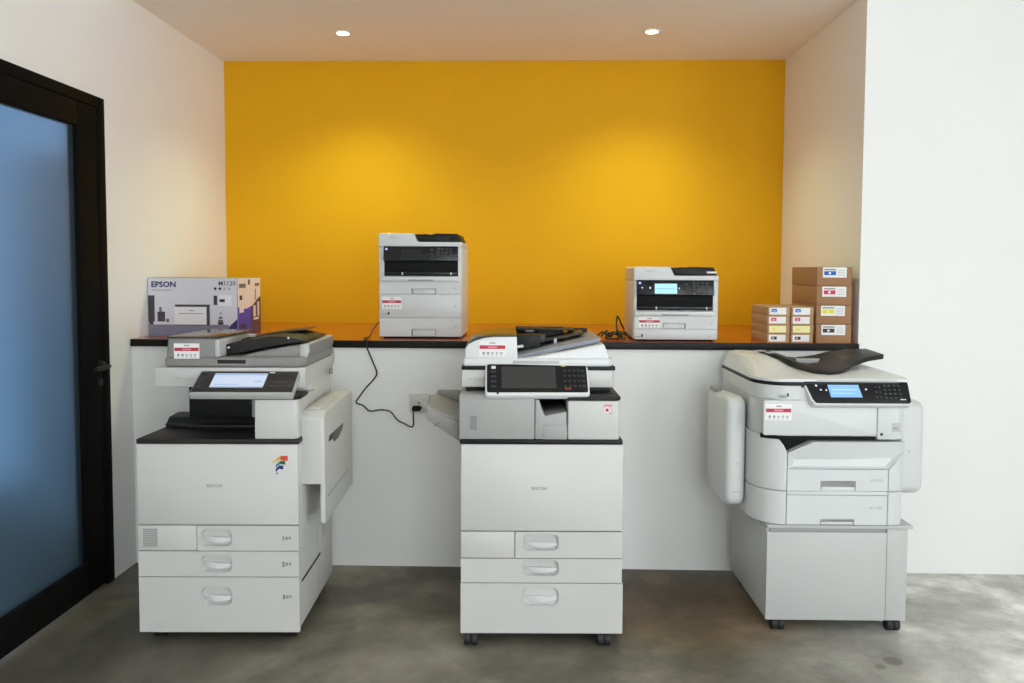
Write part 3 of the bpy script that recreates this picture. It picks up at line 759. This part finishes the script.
# ------------------------------------------------------------------ printers on the counter
def printer(loc, w, h, d, lab, tall, rz):
    P = thing('desktop_printer', lab, 'printer', loc, rz, 'desktop printers on the counter')
    top = h; zt = h - .042                                   # feeder strip
    m = MB(); m.box(0, w, .012, d, .006, h - .062, 'cool_white', .008, 3)
    m.box(0.02, w - .02, .03, d - .02, 0, .01, 'black_matt', 0)
    zb = h - .20                                             # underside of the black front
    m.box(.012, w - .012, .004, .05, zb - .04, zb - .004, 'cool_white', .004)
    m.cyl((.004, .03, zb + .02), 'y', .004, .03, 'ink_grey', 10, .001)
    m.build('body', P)
    m = MB(); m.prism([(0, h - .064), (0, h - .004), (.012, h), (.165, h), (.185, h - .040), (w, h - .040), (w, h - .064)], 'y', .006, d - .01, 'cool_white', .006, 3)
    m.text('EPSON', .075, h - .026, .0055, .010, 'ink_faint')
    m.build('scanner_lid', P)
    m = MB(); m.prism([(.170, h - .004), (.188, h - .038), (w - .008, h - .038), (w - .012, h - .024), (w - .022, h - .002), (w - .12, h), (w - .15, h - .006), (w - .16, h - .003)], 'y', .02, d - .05, 'black', .003)
    m.box(w - .055, w - .008, .012, .06, h - .030, h - .020, 'white_bright' if not tall else 'black', .003)
    m.build('document_tray', P)
    # black console: sloping control panel over the output slot
    x0, x1 = (.027, w - .018) if tall else (.014, w - .024)
    m = MB(); m.box(x0, x1, .010, .10, zb, h - .058, 'black_matt', .003)
    m.prism([(.0, h - .132), (-.012, h - .128), (.0, h - .062), (.02, h - .058), (.03, h - .132)], 'x', x0, x1, 'black_gloss', .002)
    m.box(x0 + .004, x1 - .004, -.006, .03, zb + .004, zb + .020, 'black_gloss', .003)
    for x in (x0 + .085, x1 - .035): m.box(x, x + .006, -.0085, .0, zb + .006, zb + .018, 'key_white', .001)
    cs = m.build('console', P)
    m = MB(); tl = math.atan2(.012, .066)
    M = Matrix.Translation((x0, -.0127, h - .128)) @ Matrix.Rotation(R(90) - tl, 4, 'X'); m.M = M
    W = x1 - x0
    for i in range(4):
        for j in range(4): m.box(W * .72 + .020 * i, W * .72 + .011 + .020 * i, .006 + .015 * j, .014 + .015 * j, 0, .0012, 'key_grey', 0)
    for j in range(3): m.box(W * .63, W * .63 + .012, .010 + .018 * j, .018 + .018 * j, 0, .0012, 'key_grey', 0)
    m.build('keys', cs)
    for (a, b, c_, e, on) in ((.008, .018, .050, .059, 1), (.020, .026, .030, .036, 0), (.056, .062, .028, .036, 0), (W * .54, W * .54 + .005, .028, .034, 0)):
        if tall and not on: continue
        q = MB(); q.M = M; slab_uv(q, rect4(a, b, c_, e), 0, .0012, 'led_violet' if on else 'led_white', 0); q.build('indicator_light', cs)
    m = MB(); m.M = M
    slab_uv(m, rect4(W * .23, W * .52, .006, .052), .0, .0010, 'screen_dark' if tall else 'screen_cyan', 0)
    if not tall: quad(m, W * .25, W * .50, .026, .031, .0014, 'screen_cyan_line')
    m.build('screen', cs, label='unlit screen' if tall else 'lit pale cyan screen')
    m = MB(); m.prism([(-.010, zb - .022), (-.014, zb - .004), (.02, zb - .002), (.02, zb - .026)], 'x', x0 - .010, x1 + .004, 'white_bright', .002)
    m.box((x0 + x1) / 2 - .06, (x0 + x1) / 2 + .06, -.0135, .0, zb - .021, zb - .016, 'ink_grey', .001)
    m.build('output_lip', P)
    def tray(z0, z1, hz, hh, hx, hw, txt):
        m = MB(); m.plate(rect4(.006, w - .006, z0 + .001, z1 - .001), rect4(hx - hw / 2, hx + hw / 2, hz, hz + hh), .002, .016, .018, 'cool_white', 'vent_grey')
        m.rect(w - .035, w - .026, (z0 + z1) / 2 - .003, (z0 + z1) / 2 + .003, .0014, 'ink_faint')
        t = m.build('paper_cassette', P)
        MB().box(hx - hw / 2 + .004, hx + hw / 2 - .004, .008, .018, hz, hz + hh * .82, 'cool_white', .003).build('handle', t)
        return t
    if tall:
        hx = w * .545
        tray(.208, zb - .030, .209, .026, hx, .115, '')
        t = tray(.098, .206, .19, .012, hx, .02, '') if False else None
        m = MB(); m.box(.006, w - .006, .002, .016, .099, .206, 'cool_white', .001); m.rect(w - .035, w - .026, .150, .156, .0012, 'ink_faint')
        m.rect(.016, .042, .112, .115, .0012, 'ink_grey'); m.rect(.044, .052, .110, .124, .0012, 'ink_black'); fcv = m.build('front_cover', P)
        tray(.008, .097, .009, .036, hx, .115, '')
        sticker(fcv, .022 - .005, .110, .138, .194, .0008)
    else:
        hx = w * .48
        tray(.056, zb - .028, .058, .026, hx, .104, '')
        m = MB(); m.box(.006, w - .006, .002, .016, .008, .055, 'cool_white', .001); m.rect(w - .045, w - .036, .02, .026, .0012, 'ink_faint')
        m.rect(.010, .034, .018, .021, .0012, 'ink_grey'); m.rect(.036, .044, .018, .032, .0012, 'ink_black'); m.build('front_cover', P)
        sticker(P, .024, .122, .060, .110, .0008)
    return P
printer((-.731, 3.868, CT), .392, .492, .38, 'tall white desktop printer with an extra paper tray and unlit screen on the black counter', True, 0)
printer((.454, 3.806, CT), .386, .340, .43, 'short white desktop printer with a glowing cyan screen on the black counter', False, -.8)

# ------------------------------------------------------------------ cartons
bx = thing('printer_carton', 'grey printed carton showing a printer picture, on the counter against the left wall', 'box', (-1.8455, 3.915, CT), 0.)
w, h, d = .432, .278, .33
MB().box(0, w, 0, d, 0, h, 'box_edge', .002).build('carton', bx)
m = MB(); y = -.0006; r_ = lambda a, b, c, e, mt, k=1: m.rect(a * w, b * w, c * h, e * h, y - .0003 * k, mt)
r_(.004, .996, .004, .996, 'box_grey', 0)
r_(.004, .90, .004, .20, 'box_floor', 1); r_(.004, .075, .25, .70, 'box_dark', 1); r_(.012, .06, .20, .26, 'box_dark', 2)
r_(.105, .19, .25, .42, 'box_dark', 1); r_(.125, .155, .42, .50, 'box_mid', 1); r_(.20, .235, .24, .30, 'box_mid', 1)
m.flat([(.30 * w, .545 * h), (.305 * w, .505 * h), (.68 * w, .505 * h), (.70 * w, .545 * h)], y - .0006, 'box_dark')     # pictured printer
r_(.295, .65, .20, .505, 'box_pale', 2); r_(.655, .69, .19, .52, 'box_dark', 2); r_(.295, .68, .185, .20, 'box_dark', 3); r_(.34, .62, .385, .395, 'box_mid', 3); r_(.46, .51, .44, .452, 'box_mid', 3)
for k, c in enumerate(('ink_black', 'ink_black', 'ink_faint', 'ink_faint')): m.disc((.755 + .052 * k) * w, .82 * h, .016 * w, y - .0006, c, 10)
r_(.735, .775, .54, .70, 'box_dark', 2); r_(.79, .935, .525, .71, 'box_pale', 1); r_(.80, .86, .59, .64, 'ink_black', 2)
r_(.78, .84, .20, .26, 'box_dark', 2); r_(.79, .83, .30, .34, 'box_mid', 2); r_(.80, .82, .38, .41, 'box_mid', 2); r_(.785, .835, .265, .285, 'ink_black', 2)
m.flat([(.90 * w, .16 * h), (.996 * w, .30 * h), (.996 * w, .06 * h), (.90 * w, .06 * h)], y - .0008, 'box_navy')
m.text('EPSON', .04 * w, .845 * h, y - .001, .026, 'box_navy', 'LEFT', sx=1.06, bold=.045); r_(.045, .275, .785, .795, 'box_mid', 2)
m.text('M1120', .79 * w, .875 * h, y - .001, .021, 'box_dark', 'LEFT', bold=.01)
m.build('front_print', bx)
m = MB(); x = w + .0006; s_ = lambda a, b, c, e, mt, k=1: m.flatx([(a * d, c * h), (b * d, c * h), (b * d, e * h), (a * d, e * h)], x + .0003 * k, mt)
s_(.004, .996, .004, .996, 'box_white', 0); s_(.004, .62, .004, .50, 'box_blue', 1)
m.flatx([((.31 + .32 * math.cos(R(180 + 180 * k / 10))) * d, (.56 + .10 * math.sin(R(180 + 180 * k / 10))) * h) for k in range(11)], x + .0006, 'box_white')
m.flatx([(.60 * d, .004 * h), (.996 * d, .004 * h), (.996 * d, .66 * h), (.86 * d, .62 * h), (.62 * d, .50 * h), (.55 * d, .3 * h)], x + .0009, 'box_plum')
s_(.66, .76, .30, .50, 'box_white', 4); s_(.84, .92, .30, .56, 'box_white', 4); s_(.66, .9, .24, .28, 'box_white', 4)
s_(.06, .24, .40, .50, 'box_pale', 3); s_(.06, .36, .08, .20, 'box_deepblue', 3); s_(.06, .34, .83, .90, 'box_mid', 3); s_(.44, .52, .88, .97, 'box_dark', 3); s_(.74, .94, .85, .90, 'box_mid', 3); s_(.08, .18, .62, .70, 'ink_black', 3); s_(.74, .78, .60, .80, 'box_mid', 3)
m.build('side_print', bx)

def carton_big(loc, col, lab, off):
    t = thing('cartridge_carton', lab, 'box', loc, 0, 'large cartridge cartons in the tall stack')
    w, d, h = .155, .36, .0845
    MB().box(0, w, 0, d, 0, h, 'cardboard', .002).build('carton', t)
    MB().box(-.0006, w + .0006, -.0008, .01, h * .55, h * .56, 'card_dark', 0).build('flap_edge', t)
    m = MB(); x0 = .022 + off
    m.rect(x0, x0 + .106, h * .44, h * .98, -.0012, 'paper_white'); m.rect(x0 + .006, x0 + .058, h * .57, h * .78, -.0016, col); m.rect(x0 + .006, x0 + .058, h * .83, h * .90, -.0016, 'ink_grey')
    m.rect(x0 + .026, x0 + .036, h * .62, h * .73, -.0019, 'paper_white' if col != 'lab_yellow' else 'lab_paleyellow')
    for k in range(3): m.rect(x0 + .066, x0 + .098, h * (.56 + .12 * k), h * (.59 + .12 * k), -.0016, 'ink_faint')
    m.build('printed_label', t)
for k, (col, off, lab) in enumerate([
        ('lab_black', .0, 'brown cartridge carton with a black label, bottom of the tall stack'),
        ('lab_yellow', -.002, 'brown cartridge carton with a yellow label, second from bottom of the tall stack'),
        ('lab_magenta', .002, 'brown cartridge carton with a red label, second from top of the tall stack'),
        ('lab_blue', .004, 'brown cartridge carton with a blue label, topmost of the tall stack')]):
    carton_big((1.266 - .001 * k, 3.752 + .002 * (k % 2), CT + .0858 * k), col, lab, off)
def carton_small(loc, col, lab):
    t = thing('cartridge_carton', lab, 'box', loc, 0, 'small cartridge cartons in the low stacks')
    w, d, h = .099, .28, .0402
    MB().box(0, w, 0, d, 0, h, 'cardboard_pale', .0015).build('carton', t)
    m = MB()
    m.rect(.007, .082, h * .14, h * .90, -.0010, 'lab_paleyellow' if col == 'lab_yellow' else 'paper_white')
    if col == 'lab_black': m.rect(.018, .043, h * .36, h * .70, -.0014, col); m.rect(.024, .030, h * .45, h * .6, -.0017, 'paper_white')
    elif col == 'lab_yellow': m.rect(.020, .034, h * .45, h * .6, -.0014, col)
    else: m.rect(.016, .040, h * .42, h * .78, -.0014, col); m.rect(.022, .034, h * .52, h * .60, -.0017, 'paper_white')
    m.build('printed_label', t)
names = [('lab_black', 'black', 'bottom'), ('lab_yellow', 'pale yellow', 'second from bottom'), ('lab_magenta', 'magenta', 'second from top'), ('lab_cyan', 'blue', 'topmost')]
for s, (x, y, side) in enumerate(((1.050, 3.762, 'low stack nearer the printer'), (1.1555, 3.760, 'low stack against the tall stack'))):
    for k, (col, cn, pos) in enumerate(names):
        carton_small((x + (.0015 if k % 2 else 0), y, CT + .0405 * k), col, 'small carton with %s label, %s of %s' % (cn, pos, side))

# ------------------------------------------------------------------ socket and cords
so = thing('wall_socket', 'double white wall socket on the wall under the counter beside the middle copier', 'socket', (0, D, 0))
m = MB(); m.prism(rrect(-.566, -.476, .718, .802, .005), 'y', -.010, 0, 'socket_white', .002); m.prism(rrect(-.473, -.385, .718, .802, .005), 'y', -.010, 0, 'socket_white', .002)
m.build('faceplate', so)
for x in (-.500, -.408):
    MB().box(x - .010, x + .010, -.014, -.009, .775, .790, 'socket_white', .002).build('switch', so)
for x in (-.522, -.430):
    m = MB()
    for a, b in ((0, .022), (-.011, 0), (.011, 0)): m.box(x + a - .003, x + a + .003, -.0108, -.009, .740 + b - .004, .740 + b + .004, 'ink_black', 0)
    m.build('pin_holes', so)
yf = D - .024; yw = D - .006
pc = MB()
pts = [(-.735, 4.05, CT + .055), (-.748, 4.00, CT + .070), (-.765, 3.92, CT + .04), (-.772, 3.86, CT + .007), (-.785, 3.80, CT + .006), (-.770, 3.750, CT + .006), (-.760, yf - .001, CT + .001), (-.757, yf, CT - .012), (-.757, yf, 1.015), (-.735, yw, .95), (-.716, yw, .897), (-.735, yw, .862), (-.767, yw, .828), (-.795, yw, .79), (-.812, yw, .760), (-.780, yw, .748), (-.748, yw, .722), (-.70, yw, .728), (-.655, yw, .720), (-.622, yw, .682), (-.59, yw, .665), (-.560, yw, .650), (-.549, yw, .660), (-.548, yw - .012, .70), (-.546, D - .03, .731), (-.540, D - .030, .737)]
pc.tube(pts, .0034, 'cord_black', 8, 4)
cd = tag(pc.build('power_cord'), 'black power cord hanging from the tall printer down to the wall socket', 'cord')
m = MB(); m.prism(rrect(-.552, -.512, .728, .750, .008), 'y', D - .040, D - .0112, 'black_matt', .004, 3); m.build('plug', cd)
m = MB()
pts = [(.446, 4.12, CT + .03), (.428, 4.09, CT + .06), (.405, 4.05, CT + .10), (.398, 4.02, CT + .06), (.400, 3.98, CT + .02), (.42, 3.95, CT + .006)]
m.tube(pts, .004, 'cord_black')
loop = []
for k in range(34):
    t = k / 33; loop.append((.31 + .13 * t + .012 * math.sin(k * 2.1), 3.98 + .05 * math.cos(k * 1.7) + .02 * math.sin(k * .9), CT + .006 + .022 * abs(math.sin(k * 1.3))))
m.tube(loop, .004, 'cord_black'); 
m.tube([(.34, 3.96, CT + .005), (.345, 3.90, CT + .005), (.375, 3.86, CT + .005), (.39, 3.90, CT + .005), (.43, 3.92, CT + .005)], .004, 'cord_black')
for q in (.345, .40): m.tube([(q, 3.93, CT + .006), (q + .004, 3.95, CT + .03), (q + .006, 4.02, CT + .03), (q + .008, 4.04, CT + .006)], .006, 'cord_black')
tag(m.build('power_cord'), 'tangled black power cord bunched on the counter beside the short printer', 'cord')

# ------------------------------------------------------------------ light
w = bpy.data.worlds.new('sky'); scene.world = w; w.use_nodes = True
bg = w.node_tree.nodes['Background']; bg.inputs[0].default_value = (.895, .955, 1., 1); bg.inputs[1].default_value = 6.6
pl = bpy.data.lights.new('window_portal', 'AREA'); pl.shape = 'RECTANGLE'; pl.size = WY1 - WY0; pl.size_y = WZ1 - WZ0; pl.cycles.is_portal = True
po = bpy.data.objects.new('window_portal', pl); COL.objects.link(po); po.location = (XF + .05, (WY0 + WY1) / 2, (WZ0 + WZ1) / 2)
po.rotation_euler = Matrix(((0, 0, 1), (1, 0, 0), (0, 1, 0))).to_euler()     # local x -> y, y -> z, -z -> -x
pl2 = bpy.data.lights.new('window_portal', 'AREA'); pl2.shape = 'RECTANGLE'; pl2.size = VX1 - VX0; pl2.size_y = VZ1 - VZ0; pl2.cycles.is_portal = True
po2 = bpy.data.objects.new('window_portal', pl2); COL.objects.link(po2); po2.location = ((VX0 + VX1) / 2, YB - .05, (VZ0 + VZ1) / 2)
po2.rotation_euler = Matrix(((1, 0, 0), (0, 0, -1), (0, 1, 0))).to_euler()     # -z -> +y
for i, (x, y) in enumerate(LIGHTS):
    ld = bpy.data.lights.new('downlight_lamp', 'SPOT'); ld.energy = 43; ld.color = (.92, 1., .58); ld.spot_size = R(128); ld.spot_blend = 1.; ld.shadow_soft_size = .035
    lo_ = bpy.data.objects.new('downlight_lamp', ld); COL.objects.link(lo_); lo_.location = (x, y, ZC - .02)

# ------------------------------------------------------------------ camera
cam = bpy.data.cameras.new('camera'); co = bpy.data.objects.new('camera', cam); COL.objects.link(co); scene.camera = co
cam.sensor_fit = 'HORIZONTAL'; cam.sensor_width = 36; cam.lens = 830.148 / 1024 * 36
cam.shift_x = 0; cam.shift_y = -(341.5 - 315.007) / 1024; cam.clip_start = .05
r = Vector((.99962489, .02707959, .00409542)); u = Vector((-.00559022, .05535692, .99845098)); f = Vector((-.02681094, .99809935, -.05548753))
co.matrix_world = Matrix(((r.x, u.x, -f.x, 0), (r.y, u.y, -f.y, 0), (r.z, u.z, -f.z, 1.37369), (0, 0, 0, 1)))
vs_ = scene.view_settings; vs_.view_transform = 'Standard'; vs_.look = 'None'; vs_.gamma = 1; vs_.exposure = .06; vs_.use_curve_mapping = False
scene.cycles.use_denoising = True
scene.cycles.max_bounces = 10; scene.cycles.diffuse_bounces = 6
scene.cycles.sample_clamp_indirect = 8
